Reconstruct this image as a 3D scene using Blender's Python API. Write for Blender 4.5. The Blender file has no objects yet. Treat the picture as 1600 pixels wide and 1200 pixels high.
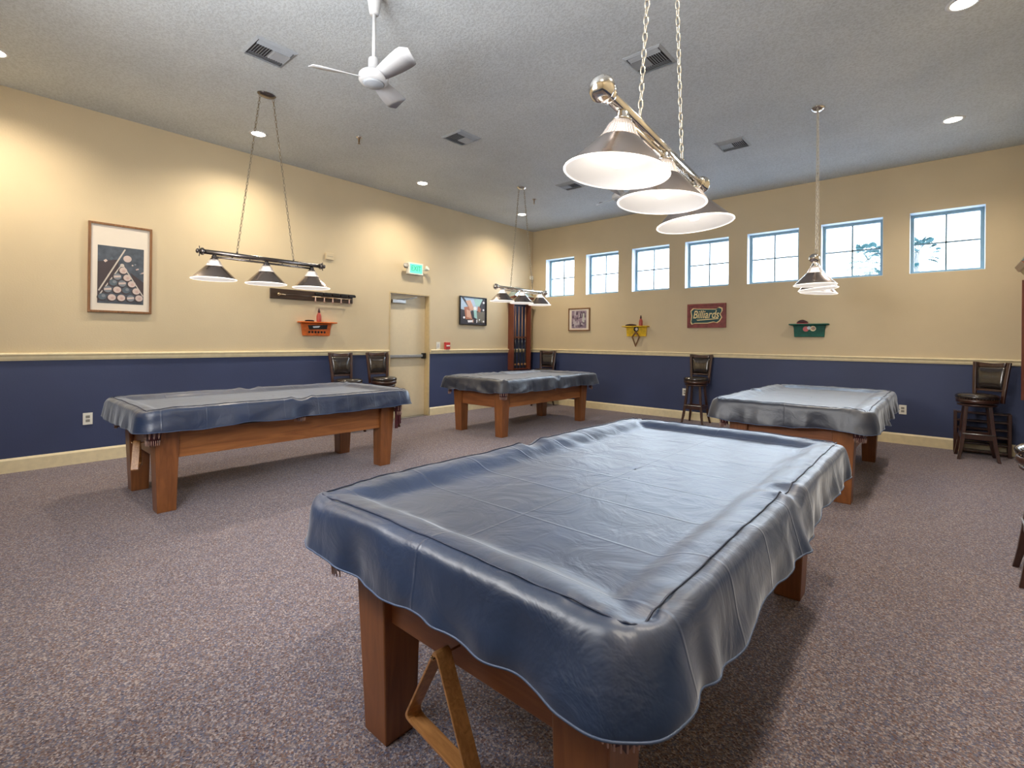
import bpy, bmesh, math, random
from mathutils import Vector, Matrix, noise
PI = math.pi
scene = bpy.context.scene
col = bpy.data.collections.new('billiard_room'); scene.collection.children.link(col)
H = 3.66; RX = 7.48; RY = -8.8          # room: x 0..RX, y RY..0

# ------------------------------------------------------------------ materials
def nodes_of(name):
    m = bpy.data.materials.new(name); m.use_nodes = True
    nt = m.node_tree; b = nt.nodes['Principled BSDF']
    return m, nt, b
def ramp(nt, stops, fac):
    r = nt.nodes.new('ShaderNodeValToRGB'); e = r.color_ramp.elements
    while len(e) < len(stops): e.new(.5)
    for i, (p, c) in enumerate(stops): e[i].position = p; e[i].color = (*c, 1)
    nt.links.new(fac, r.inputs[0]); return r
def noise_n(nt, scale, detail=3, rough=.5, vec=None, dist=0):
    n = nt.nodes.new('ShaderNodeTexNoise'); n.inputs['Scale'].default_value = scale
    n.inputs['Detail'].default_value = detail; n.inputs['Roughness'].default_value = rough
    n.inputs['Distortion'].default_value = dist
    if vec is not None: nt.links.new(vec, n.inputs['Vector'])
    return n
def coords(nt, scale=(1,1,1), kind='Object'):
    tc = nt.nodes.new('ShaderNodeTexCoord'); mp = nt.nodes.new('ShaderNodeMapping')
    mp.inputs['Scale'].default_value = scale
    nt.links.new(tc.outputs[kind], mp.inputs['Vector']); return mp.outputs['Vector']
def bump(nt, b, h, strength, dist, prev=None):
    n = nt.nodes.new('ShaderNodeBump'); n.inputs['Strength'].default_value = strength
    n.inputs['Distance'].default_value = dist; nt.links.new(h, n.inputs['Height'])
    if prev is not None: nt.links.new(prev.outputs[0], n.inputs['Normal'])
    nt.links.new(n.outputs[0], b.inputs['Normal']); return n
def plain(name, c, rough=.5, metal=0., var=.06, spec=.5, coat=0., em=None, ems=0., bs=0., bscale=60):
    m, nt, b = nodes_of(name)
    v = coords(nt); n = noise_n(nt, 18, 4, vec=v)
    lo = tuple(x*(1-var) for x in c); hi = tuple(min(1, x*(1+var)) for x in c)
    nt.links.new(ramp(nt, [(.3, lo), (.7, hi)], n.outputs['Fac']).outputs[0], b.inputs['Base Color'])
    b.inputs['Roughness'].default_value = rough; b.inputs['Metallic'].default_value = metal
    b.inputs['Specular IOR Level'].default_value = spec; b.inputs['Coat Weight'].default_value = coat
    if em: b.inputs['Emission Color'].default_value = (*em, 1); b.inputs['Emission Strength'].default_value = ems
    if bs: bump(nt, b, noise_n(nt, bscale, 3, vec=v).outputs['Fac'], bs, .004)
    return m
def paint(name, c, bs=.25, scale=90, var=.05, rough=.6):
    m, nt, b = nodes_of(name); v = coords(nt)
    big = noise_n(nt, 1.3, 3, vec=v)
    lo = tuple(x*(1-var) for x in c); hi = tuple(min(1, x*(1+var)) for x in c)
    nt.links.new(ramp(nt, [(.3, lo), (.7, hi)], big.outputs['Fac']).outputs[0], b.inputs['Base Color'])
    b.inputs['Roughness'].default_value = rough
    bump(nt, b, noise_n(nt, scale, 3, vec=v).outputs['Fac'], bs, .004)
    return m
def wood(name, dark, light, rough=.35, axis=2, scale=7, coat=.25):
    m, nt, b = nodes_of(name)
    s = [scale]*3; s[axis] = scale*.09
    v = coords(nt, tuple(s)); n = noise_n(nt, 3.5, 7, .6, v, 1.2)
    r = ramp(nt, [(.28, dark), (.5, tuple((x+y)/2 for x, y in zip(dark, light))), (.72, light)], n.outputs['Fac'])
    nt.links.new(r.outputs[0], b.inputs['Base Color']); b.inputs['Roughness'].default_value = rough
    b.inputs['Coat Weight'].default_value = coat; b.inputs['Coat Roughness'].default_value = .3
    bump(nt, b, n.outputs['Fac'], .08, .003)
    return m
M = {}
M['wall'] = paint('beige_wall_paint', (.60, .495, .325), .22, 70)
M['blue'] = paint('navy_wall_paint', (.038, .053, .125), .25, 70, .1, .55)
M['trim'] = plain('cream_trim_paint', (.80, .69, .45), .4)
M['door'] = plain('beige_door_paint', (.70, .60, .42), .42, var=.02)
M['doorframe'] = plain('tan_door_frame_paint', (.55, .43, .24), .4)
M['glossblack'] = plain('black_gloss', (.012, .012, .013), .25)
M['white'] = plain('white_enamel', (.60, .61, .63), .35, var=.01)
M['plate'] = plain('white_plastic', (.78, .77, .70), .4, var=.01)
M['slot'] = plain('outlet_slot_grey', (.25, .24, .22), .5)
M['red'] = plain('red_plastic', (.55, .05, .05), .35)
M['chrome'] = plain('polished_nickel', (.72, .69, .65), .16, 1., .02)
M['brass'] = plain('brushed_brass', (.62, .47, .30), .25, 1., .04)
M['bronze'] = plain('dark_gunmetal', (.20, .18, .17), .25, 1., .04)
M['link'] = plain('nickel_chain_metal', (.62, .58, .50), .3, .9, .05)
M['linkdark'] = plain('antique_chain_metal', (.30, .25, .18), .35, .8, .05)
M['steel'] = plain('satin_steel', (.6, .6, .6), .35, 1.)
M['leather'] = plain('black_brown_leather', (.020, .014, .012), .16, 0, .3, .7, .5, bs=.15, bscale=40)
M['stoolwood'] = wood('dark_cherry_wood', (.022, .008, .005), (.065, .022, .013), .25, 2, 8, .5)
M['nail'] = plain('nailhead_brass', (.32, .22, .12), .3, 1.)
M['legwood'] = wood('table_leg_oak', (.14, .046, .014), (.30, .108, .032), .38, 2, 5)
M['apronwood_x'] = wood('apron_oak_crosswise', (.16, .050, .016), (.36, .130, .042), .38, 0, 5)
M['apronwood_y'] = wood('apron_oak_lengthwise', (.18, .060, .018), (.42, .165, .050), .38, 1, 5)
M['rackwood'] = wood('rack_ash_wood', (.24, .10, .03), (.50, .25, .09), .35, 0, 12)
M['mahog'] = wood('mahogany_rack_wood', (.09, .022, .012), (.22, .06, .03), .3, 2, 8, .4)
M['darkboard'] = wood('dark_walnut_board', (.022, .011, .007), (.06, .03, .017), .35, 0, 8)
M['pocket'] = plain('oxblood_leather', (.055, .006, .010), .35, 0, .2, .6, .2)
M['pocketlight'] = plain('pale_leather_lace', (.55, .36, .30), .45)
M['dark'] = plain('table_underside_dark', (.03, .02, .016), .7)
M['frame_wood'] = wood('oak_picture_frame', (.13, .055, .02), (.30, .14, .05), .4, 2, 12)
M['mat'] = plain('cream_mat_board', (.74, .67, .58), .7, var=.01)
M['green'] = plain('green_shelf_paint', (.004, .10, .07), .65, var=.2)
M['yellow'] = plain('yellow_shelf_paint', (.72, .46, .015), .4, var=.2)
M['orange'] = plain('orange_shelf_paint', (.62, .13, .015), .4, var=.25)
M['burgundy'] = plain('burgundy_sign_paint', (.22, .045, .042), .45, var=.25)
M['teal'] = plain('dark_teal_paint', (.004, .06, .07), .35)
M['gold'] = plain('cream_gold_paint', (.80, .66, .34), .4)
M['pinkred'] = plain('pink_red_bristle', (.55, .10, .11), .5, var=.2)
M['bottle'] = plain('red_bottle_plastic', (.42, .07, .05), .3)
M['winframe'] = plain('window_frame_blue_grey', (.20, .32, .38), .45, var=.02)
M['muntin'] = plain('muntin_slate_teal', (.10, .17, .20), .5, var=.02)
M['reveal'] = plain('window_reveal_white', (.72, .80, .86), .5, var=.02)
M['cue_light'] = plain('maple_cue_shaft', (.72, .42, .22), .3)
M['cue_black'] = plain('black_cue_butt', (.015, .015, .02), .25)
M['ventmetal'] = plain('vent_painted_metal', (.36, .39, .43), .45)
M['ventdark'] = plain('vent_duct_shade', (.05, .045, .05), .7)
M['trunk'] = plain('palm_trunk_bark', (.34, .33, .30), .8, var=.2)
M['frond'] = plain('palm_frond_green', (.02, .11, .12), .55, var=.3)
M['pale_ground'] = plain('pale_bounce_ground', (.62, .60, .60), .9, var=.1)  # unseen ground, made pale to bounce daylight up onto the ceiling
M['lens'] = plain('lamp_lens_glow', (1, .95, .85), .5, em=(1, .93, .78), ems=22)
M['bulb'] = plain('bulb_glow', (1, .97, .9), .5, em=(1, .93, .82), ems=5)
M['shade_in'] = plain('shade_enamel_glow', (.92, .90, .88), .4, var=.01, em=(1, .93, .86), ems=.22)  # own glow stands in for bulb light on the white enamel
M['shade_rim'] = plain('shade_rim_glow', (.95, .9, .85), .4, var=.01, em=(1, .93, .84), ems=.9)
M['exitgreen'] = plain('exit_panel_green', (.12, .75, .45), .4, var=.01, em=(.12, 1, .55), ems=.5)
M['exitletter'] = plain('exit_letter_green', (.02, .30, .2), .4, var=.01, em=(.02, .35, .22), ems=.1)
M['mirror'] = plain('mirrored_facet', (.55, .75, .9), .08, 1.)

def shade_mat():
    m, nt, b = nodes_of('satin_nickel_shade'); v = coords(nt)
    w = nt.nodes.new('ShaderNodeTexNoise'); w.inputs['Scale'].default_value = 3
    nt.links.new(v, w.inputs['Vector'])
    nt.links.new(ramp(nt, [(.3, (.36, .31, .29)), (.7, (.50, .43, .40))], w.outputs['Fac']).outputs[0], b.inputs['Base Color'])
    b.inputs['Metallic'].default_value = 1.; b.inputs['Roughness'].default_value = .22
    b.inputs['Anisotropic'].default_value = .7
    return m
M['shade'] = shade_mat()
def ribbed():
    m, nt, b = nodes_of('ribbed_frosted_glass')
    b.inputs['Base Color'].default_value = (.55, .49, .46, 1)
    b.inputs['Roughness'].default_value = .25; b.inputs['Transmission Weight'].default_value = .5
    b.inputs['Emission Color'].default_value = (1, .9, .8, 1); b.inputs['Emission Strength'].default_value = .04  # faint glow put in for bulb light coming through the glass
    v = coords(nt); s = nt.nodes.new('ShaderNodeSeparateXYZ'); nt.links.new(v, s.inputs[0])
    a = nt.nodes.new('ShaderNodeMath'); a.operation = 'ARCTAN2'
    nt.links.new(s.outputs[0], a.inputs[0]); nt.links.new(s.outputs[1], a.inputs[1])
    k = nt.nodes.new('ShaderNodeMath'); k.operation = 'MULTIPLY'; k.inputs[1].default_value = 40
    nt.links.new(a.outputs[0], k.inputs[0])
    q = nt.nodes.new('ShaderNodeMath'); q.operation = 'SINE'; nt.links.new(k.outputs[0], q.inputs[0])
    bump(nt, b, q.outputs[0], .5, .002)
    return m
M['ribbed'] = ribbed()
def glass():
    m, nt, b = nodes_of('window_glass'); out = nt.nodes['Material Output']
    t = nt.nodes.new('ShaderNodeBsdfTransparent'); t.inputs[0].default_value = (.97, .99, 1, 1)
    g = nt.nodes.new('ShaderNodeBsdfGlossy'); g.inputs['Roughness'].default_value = .03
    x = nt.nodes.new('ShaderNodeMixShader'); x.inputs[0].default_value = .06
    nt.links.new(t.outputs[0], x.inputs[1]); nt.links.new(g.outputs[0], x.inputs[2]); nt.links.new(x.outputs[0], out.inputs[0])
    return m
M['glass'] = glass()
def ceiling_mat():
    m, nt, b = nodes_of('knockdown_ceiling_plaster'); v = coords(nt)
    n1 = noise_n(nt, 60, 4, .6, v, .4); n2 = noise_n(nt, 1.1, 2, .5, v)
    r = ramp(nt, [(.35, (.56, .61, .655)), (.65, (.63, .68, .72))], n2.outputs['Fac'])
    mx = nt.nodes.new('ShaderNodeMix'); mx.data_type = 'RGBA'; mx.blend_type = 'MULTIPLY'; mx.inputs[0].default_value = .5
    r2 = ramp(nt, [(.38, (.62, .62, .62)), (.58, (1, 1, 1))], n1.outputs['Fac'])
    nt.links.new(r.outputs[0], mx.inputs[6]); nt.links.new(r2.outputs[0], mx.inputs[7])
    nt.links.new(mx.outputs[2], b.inputs['Base Color']); b.inputs['Roughness'].default_value = .65
    bump(nt, b, r2.outputs[0], .5, .005)
    return m
M['ceiling'] = ceiling_mat()
def carpet_mat():
    m, nt, b = nodes_of('speckled_loop_carpet'); v = coords(nt)
    vo = nt.nodes.new('ShaderNodeTexVoronoi'); vo.inputs['Scale'].default_value = 165; nt.links.new(v, vo.inputs['Vector'])
    wn = nt.nodes.new('ShaderNodeSeparateColor'); nt.links.new(vo.outputs['Color'], wn.inputs[0])
    r = ramp(nt, [(0, (.06, .055, .07)), (.2, (.22, .14, .105)), (.4, (.19, .18, .19)), (.58, (.10, .125, .20)), (.8, (.33, .29, .255)), (1, (.46, .43, .41))], wn.outputs[0])
    n2 = noise_n(nt, 100, 3, .7, v)
    r2 = ramp(nt, [(.32, (.62, .61, .65)), (.68, (1.1, 1.06, 1.04))], n2.outputs['Fac'])
    n3 = noise_n(nt, .8, 2, .5, v); r3 = ramp(nt, [(.3, (.9, .88, .98)), (.7, (1.06, 1, 1.02))], n3.outputs['Fac'])
    mx = nt.nodes.new('ShaderNodeMix'); mx.data_type = 'RGBA'; mx.blend_type = 'MULTIPLY'; mx.inputs[0].default_value = 1
    my = nt.nodes.new('ShaderNodeMix'); my.data_type = 'RGBA'; my.blend_type = 'MULTIPLY'; my.inputs[0].default_value = 1
    nt.links.new(r.outputs[0], mx.inputs[6]); nt.links.new(r2.outputs[0], mx.inputs[7])
    nt.links.new(mx.outputs[2], my.inputs[6]); nt.links.new(r3.outputs[0], my.inputs[7])
    nt.links.new(my.outputs[2], b.inputs['Base Color']); b.inputs['Roughness'].default_value = .95
    b.inputs['Specular IOR Level'].default_value = .15
    b.inputs['Sheen Weight'].default_value = .25; b.inputs['Sheen Tint'].default_value = (.9, .8, .85, 1)
    bump(nt, b, vo.outputs['Distance'], .6, .006)
    return m
M['carpet'] = carpet_mat()
def vinyl(name, base, creases):
    m, nt, b = nodes_of(name); v = coords(nt)
    n = noise_n(nt, 3.0, 5, .55, v, .8)
    lo = tuple(x*.8 for x in base); hi = tuple(x*1.25 for x in base)
    nt.links.new(ramp(nt, [(.3, lo), (.7, hi)], n.outputs['Fac']).outputs[0], b.inputs['Base Color'])
    b.inputs['Roughness'].default_value = .4 if base[2] > .05 else .46; b.inputs['IOR'].default_value = 1.62; b.inputs['Specular IOR Level'].default_value = .5; b.inputs['Coat Weight'].default_value = .3; b.inputs['Coat Roughness'].default_value = .4
    b.inputs['Sheen Weight'].default_value = .45; b.inputs['Sheen Roughness'].default_value = .35; b.inputs['Sheen Tint'].default_value = (.86, .92, 1, 1)
    n2 = noise_n(nt, 5.5, 4, .55, v, 1.6)
    p = bump(nt, b, n2.outputs['Fac'], .3, .024)
    # fold lines left from the cover having been stored folded
    s = nt.nodes.new('ShaderNodeSeparateXYZ'); nt.links.new(v, s.inputs[0])
    def line(out, period, off, width):
        a = nt.nodes.new('ShaderNodeMath'); a.operation = 'ADD'; a.inputs[1].default_value = off+50*period; nt.links.new(out, a.inputs[0])
        f = nt.nodes.new('ShaderNodeMath'); f.operation = 'MODULO'; f.inputs[1].default_value = period; nt.links.new(a.outputs[0], f.inputs[0])
        q = nt.nodes.new('ShaderNodeMath'); q.operation = 'SUBTRACT'; q.inputs[1].default_value = period/2; nt.links.new(f.outputs[0], q.inputs[0])
        g = nt.nodes.new('ShaderNodeMath'); g.operation = 'ABSOLUTE'; nt.links.new(q.outputs[0], g.inputs[0])
        h = nt.nodes.new('ShaderNodeMapRange'); h.inputs[1].default_value = 0; h.inputs[2].default_value = width
        h.inputs[3].default_value = 1; h.inputs[4].default_value = 0; nt.links.new(g.outputs[0], h.inputs[0])
        return h.outputs[0]
    l1 = line(s.outputs[1], creases, .02, .007); l2 = line(s.outputs[0], 3.0, 1.5, .006)
    ad = nt.nodes.new('ShaderNodeMath'); ad.operation = 'MAXIMUM'; nt.links.new(l1, ad.inputs[0]); nt.links.new(l2, ad.inputs[1])
    p2 = bump(nt, b, ad.outputs[0], .35, .005, p)
    bump(nt, b, noise_n(nt, 240, 2, vec=v).outputs['Fac'], .06, .001, p2)
    return m
M['vinyl'] = vinyl('navy_vinyl', (.011, .025, .066), .29)
M['vinyl_grey'] = vinyl('charcoal_navy_vinyl', (.012, .017, .034), .4)
M['piping'] = plain('cover_piping', (.012, .020, .05), .4)
M['hem'] = plain('cover_hem_edge', (.06, .09, .17), .4)

# ------------------------------------------------------------------ mesh builder
class MB:
    def __init__(s): s.v = []; s.f = []; s.m = []; s.sm = []
    def add(s, vs, fs, mi=0, smooth=False, T=None):
        o = len(s.v)
        s.v += [tuple(T @ Vector(p)) if T is not None else tuple(p) for p in vs]
        s.f += [tuple(i+o for i in f) for f in fs]; s.m += [mi]*len(fs); s.sm += [smooth]*len(fs); return s
    def box(s, x0, x1, y0, y1, z0, z1, mi=0, T=None):
        vs = [(x, y, z) for x in (x0, x1) for y in (y0, y1) for z in (z0, z1)]
        fs = [(0,1,3,2), (4,6,7,5), (0,4,5,1), (2,3,7,6), (0,2,6,4), (1,5,7,3)]
        return s.add(vs, fs, mi, False, T)
    def frustum(s, a, b, z0, z1, mi=0, T=None):   # a,b = (x0,x1,y0,y1) rects at z0 / z1
        vs = [(x, y, z0) for x in a[:2] for y in a[2:]] + [(x, y, z1) for x in b[:2] for y in b[2:]]
        fs = [(0,1,3,2), (4,6,7,5), (0,4,5,1), (2,3,7,6), (0,2,6,4), (1,5,7,3)]
        return s.add(vs, fs, mi, False, T)
    def lathe(s, prof, n=24, mi=0, T=None, smooth=True, cap=True):
        vs = []; fs = []
        for r, z in prof:
            for k in range(n): a = 2*PI*k/n; vs.append((r*math.cos(a), r*math.sin(a), z))
        for j in range(len(prof)-1):
            for k in range(n):
                k2 = (k+1) % n; fs.append((j*n+k, j*n+k2, (j+1)*n+k2, (j+1)*n+k))
        if cap:
            if prof[0][0] > 1e-4: fs.append(tuple(range(n-1, -1, -1)))
            if prof[-1][0] > 1e-4: fs.append(tuple((len(prof)-1)*n+k for k in range(n)))
        return s.add(vs, fs, mi, smooth, T)
    def tube(s, pts, r, n=8, mi=0, T=None, closed=False, smooth=True):
        pts = [Vector(p) for p in pts]; L = len(pts); vs = []; fs = []; up = None
        rs = r if isinstance(r, (list, tuple)) else [r]*L
        for i, p in enumerate(pts):
            a = pts[(i-1) % L] if (closed or i > 0) else p; b = pts[(i+1) % L] if (closed or i < L-1) else p
            d = (b-a).normalized()
            if up is None: up = d.orthogonal().normalized()
            up = (up - d*up.dot(d)); up = up.normalized() if up.length > 1e-6 else d.orthogonal().normalized()
            w = d.cross(up)
            for k in range(n): t = 2*PI*k/n; vs.append(p+(up*math.cos(t)+w*math.sin(t))*rs[i])
        for i in range(L if closed else L-1):
            j = (i+1) % L
            for k in range(n): k2 = (k+1) % n; fs.append((i*n+k, i*n+k2, j*n+k2, j*n+k))
        if not closed: fs += [tuple(range(n-1, -1, -1)), tuple((L-1)*n+k for k in range(n))]
        return s.add(vs, fs, mi, smooth, T)
    def prism(s, poly, y0, y1, mi=0, T=None):     # poly in (x,z), extruded in y
        n = len(poly); vs = [(x, y0, z) for x, z in poly]+[(x, y1, z) for x, z in poly]
        fs = [tuple(range(n)), tuple(range(2*n-1, n-1, -1))]+[(k, k+n, (k+1) % n+n, (k+1) % n) for k in range(n)]
        return s.add(vs, fs, mi, False, T)
    def disc(s, x, z, r, y, mi=0, n=18, sx=1.):
        return s.add([(x+r*sx*math.cos(2*PI*k/n), y, z+r*math.sin(2*PI*k/n)) for k in range(n)], [tuple(range(n))], mi)
    def quad(s, pts, y, mi=0):
        return s.add([(x, y, z) for x, z in pts], [tuple(range(len(pts)))], mi)
    def build(s, name, mats, parent=None, bevel=0., seg=2, kind=None, loc=None):
        me = bpy.data.meshes.new(name); me.from_pydata(s.v, [], s.f)
        for m in (mats if isinstance(mats, (list, tuple)) else [mats]): me.materials.append(M[m] if isinstance(m, str) else m)
        for p, mi, sm in zip(me.polygons, s.m, s.sm): p.material_index = mi; p.use_smooth = sm
        bm = bmesh.new(); bm.from_mesh(me); bmesh.ops.recalc_face_normals(bm, faces=bm.faces); bm.to_mesh(me); bm.free()
        o = bpy.data.objects.new(name, me); col.objects.link(o)
        if parent is not None: o.parent = parent
        if loc: o.location = loc
        if bevel:
            b = o.modifiers.new('bevel', 'BEVEL'); b.width = bevel; b.segments = seg; b.limit_method = 'ANGLE'
            b.angle_limit = math.radians(40)
        if kind: o['kind'] = kind
        return o
def tag(o, label=None, cat=None, group=None, kind=None):
    if label: o['label'] = label
    if cat: o['category'] = cat
    if group: o['group'] = group
    if kind: o['kind'] = kind
    return o
def thing(name, label, cat, loc=(0,0,0), rz=0., group=None):
    o = bpy.data.objects.new(name, None); col.objects.link(o); o.empty_display_size = .1
    o.location = loc; o.rotation_euler = (0, 0, rz); return tag(o, label, cat, group)
def copy_tree(o, parent=None):
    c = o.copy(); col.objects.link(c)
    if parent is not None: c.parent = parent
    for ch in list(o.children): copy_tree(ch, c)
    return c
def struct(name, mb, mats, **k): return mb.build(name, mats, kind='structure', **k)
def T3(x=0, y=0, z=0, rx=0, ry=0, rz=0):
    return Matrix.Translation((x, y, z)) @ Matrix.Rotation(rz, 4, 'Z') @ Matrix.Rotation(ry, 4, 'Y') @ Matrix.Rotation(rx, 4, 'X')
def text_mesh(mb, txt, size, T, mi, shear=0., ext=.001, off=0.):
    cu = bpy.data.curves.new('lettering', 'FONT'); cu.body = txt; cu.size = size; cu.extrude = ext; cu.shear = shear; cu.offset = off
    cu.align_x = 'CENTER'; cu.align_y = 'CENTER'
    o = bpy.data.objects.new('lettering', cu); col.objects.link(o)
    dg = bpy.context.evaluated_depsgraph_get(); me = bpy.data.meshes.new_from_object(o.evaluated_get(dg))
    R = T @ Matrix.Rotation(PI/2, 4, 'X')
    mb.add([v.co for v in me.vertices], [tuple(p.vertices) for p in me.polygons], mi, False, R)
    bpy.data.objects.remove(o); bpy.data.curves.remove(cu); bpy.data.meshes.remove(me)

# ------------------------------------------------------------------ room shell
RAIL0, RAIL1 = 1.066, 1.14
struct('floor', MB().box(-.15, RX+.15, RY-.15, .2, -.1, 0), 'carpet')
struct('ceiling', MB().box(-.15, RX+.15, RY-.15, .2, H, H+.1), 'ceiling')
WIN = [(.355+i*.9958, .355+i*.9958+.7176) for i in range(7)]; WZ0, WZ1 = 2.231, 3.024
def wall_mb(us, zs, solid, box):
    mb = MB()
    for i in range(len(us)-1):
        for j in range(len(zs)-1):
            if solid((us[i]+us[i+1])/2, (zs[j]+zs[j+1])/2):
                box(mb, us[i], us[i+1], zs[j], zs[j+1], 1 if zs[j+1] <= 1.1 else 0)
    return mb
us = [0.]+[v for w in WIN for v in w]+[RX]
mb = MB(); th = .2
mb.box(0, RX, 0, th, 0, 1.10, 1); mb.box(0, RX, 0, th, 1.10, WZ0); mb.box(0, RX, 0, th, WZ1, H)
for a, b in [(0, WIN[0][0])]+[(WIN[i][1], WIN[i+1][0]) for i in range(6)]+[(WIN[6][1], RX)]: mb.box(a, b, 0, th, WZ0, WZ1)
struct('wall_back', mb, ['wall', 'blue'])
DY0, DY1, DH = -3.646, -2.817, 2.08
mb = MB()
for a, b in ((RY, DY0), (DY1, 0)): mb.box(-.15, 0, a, b, 0, 1.10, 1); mb.box(-.15, 0, a, b, 1.10, H)
mb.box(-.15, 0, DY0, DY1, DH, H)
struct('wall_left', mb, ['wall', 'blue'])
struct('wall_right', MB().box(RX, RX+.15, RY, 0, 0, 1.10, 1).box(RX, RX+.15, RY, 0, 1.10, H), ['wall', 'blue'])
struct('wall_front', MB().box(0, RX, RY-.15, RY, 0, 1.10, 1).box(0, RX, RY-.15, RY, 1.10, H), ['wall', 'blue'])
def rail_profile(): return [(0, RAIL0), (.012, RAIL0), (.02, RAIL0+.02), (.022, RAIL0+.045), (.034, RAIL0+.055), (.034, RAIL1-.006), (.028, RAIL1), (0, RAIL1)]
def base_profile(): return [(0, 0), (.016, 0), (.016, .118), (.010, .13), (.006, .138), (0, .138)]
def strip(prof, a, b, axis):
    # profile (depth from wall, z) swept from a to b; axis: 'L' left wall, 'B' back, 'R' right, 'F' front
    f = {'L': lambda d, z, t: (d, t, z), 'R': lambda d, z, t: (RX-d, t, z), 'B': lambda d, z, t: (t, -d, z), 'F': lambda d, z, t: (t, RY+d, z)}[axis]
    n = len(prof); vs = [f(d, z, a) for d, z in prof]+[f(d, z, b) for d, z in prof]
    fs = [tuple(range(n)), tuple(range(2*n-1, n-1, -1))]+[(k, k+n, (k+1) % n+n, (k+1) % n) for k in range(n)]
    return vs, fs
for i, (ax, segs) in enumerate([('L', [(RY, DY0-.01), (DY1+.01, 0)]), ('B', [(0, RX)]), ('R', [(RY, 0)]), ('F', [(0, RX)])]):
    side = {'L': 'left', 'B': 'back', 'R': 'right', 'F': 'front'}[ax]
    m1 = MB(); m2 = MB()
    for a, b in segs: m1.add(*strip(rail_profile(), a, b, ax)); m2.add(*strip(base_profile(), a, b, ax))
    struct('trim_%d' % (i+1), m1, 'trim'); struct('baseboard_'+side, m2, 'trim')

# windows (recessed frame, cross muntins, glass)
for i, (a, b) in enumerate(WIN):
    r = bpy.data.objects.new('window_%d' % (i+1), None); col.objects.link(r); r.location = ((a+b)/2, 0, WZ0); r['kind'] = 'structure'
    w = (b-a)/2; h = WZ1-WZ0; y0, y1 = .145, .19
    rv = MB(); t = .004
    rv.box(-w, -w+t, .001, y0, 0, h); rv.box(w-t, w, .001, y0, 0, h); rv.box(-w, w, .001, y0, h-t, h); rv.box(-w, w, .001, y0, 0, t)
    rv.build('window_reveal', 'reveal', r)
    f = MB(); q = .042
    f.box(-w+t, -w+q, y0, y1, t, h-t); f.box(w-q, w-t, y0, y1, t, h-t); f.box(-w+q, w-q, y0, y1, h-q, h-t); f.box(-w+q, w-q, y0, y1, t, q)
    f.build('window_frame', 'winframe', r)
    g = MB(); g.box(-.009, .009, .158, .178, q, h-q); g.box(-w+q, w-q, .158, .178, h/2-.009, h/2+.009)
    g.build('muntin', 'muntin', r)
    MB().box(-w+q, w-q, .1805, .1835, q, h-q).build('window_pane', 'glass', r)

# door in the left wall
d = bpy.data.objects.new('door_1', None); col.objects.link(d); d.location = (0, (DY0+DY1)/2, 0); d['kind'] = 'structure'
w = (DY1-DY0)/2
fr = MB(); fw = .022
for s0, s1 in ((-w, -w+fw), (w-fw, w)): fr.box(-.14, .004, s0, s1, 0, DH)
fr.box(-.14, .004, -w+fw, w-fw, DH-fw, DH)
fr.build('door_frame', 'doorframe', d)
MB().box(-.139, -.104, -w+fw+.003, w-fw-.003, .012, DH-fw-.003).build('door_leaf', 'door', d, .002)
MB().box(-.14, -.02, -w+fw, w-fw, 0, .011).build('threshold', 'steel', d)
pb = MB(); pb.box(-.103, -.055, -w+.04, w-.10, 1.01, 1.055); pb.box(-.103, -.045, w-.10, w-.035, .985, 1.08, 1); pb.box(-.103, -.05, -w+.03, -w+.06, .995, 1.07, 1)
pb.build('panic_bar', ['steel', 'glossblack'], d, .004)
cl = MB(); cl.box(-.103, -.05, -w+.10, -w+.36, 1.91, 1.965); cl.tube([(-.075, -w+.2, 1.965), (-.05, -w+.42, 1.99), (-.07, -w+.6, 2.03)], .009)
cl.build('door_closer', 'steel', d, .004)
hg = MB()
for z in (.25, 1.0, 1.8): hg.tube([(-.098, -w+fw+.006, z-.05), (-.098, -w+fw+.006, z+.05)], .008)
hg.build('hinge', 'steel', d)

# ------------------------------------------------------------------ pool tables
def rrect(a, b, r, ns=(16, 30, 7)):
    """points around a rounded rectangle with outward normals (x half a, y half b)"""
    nx, ny, nc = ns; out = []; r = max(r, .002)
    def side(p, q, n, nrm):
        for i in range(n): t = i/n; out.append((p[0]+(q[0]-p[0])*t, p[1]+(q[1]-p[1])*t, nrm))
    def arc(cx, cy, a0):
        for i in range(nc): t = a0+PI/2*i/nc; out.append((cx+r*math.cos(t), cy+r*math.sin(t), (math.cos(t), math.sin(t))))
    side((a, -b+r), (a, b-r), ny, (1, 0)); arc(a-r, b-r, 0)
    side((a-r, b), (-a+r, b), nx, (0, 1)); arc(-a+r, b-r, PI/2)
    side((-a, b-r), (-a, -b+r), ny, (-1, 0)); arc(-a+r, -b+r, PI)
    side((-a+r, -b), (a-r, -b), nx, (0, -1)); arc(a-r, -b+r, 3*PI/2)
    return out
CA, CB, CZ = .625, 1.165, .792
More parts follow.
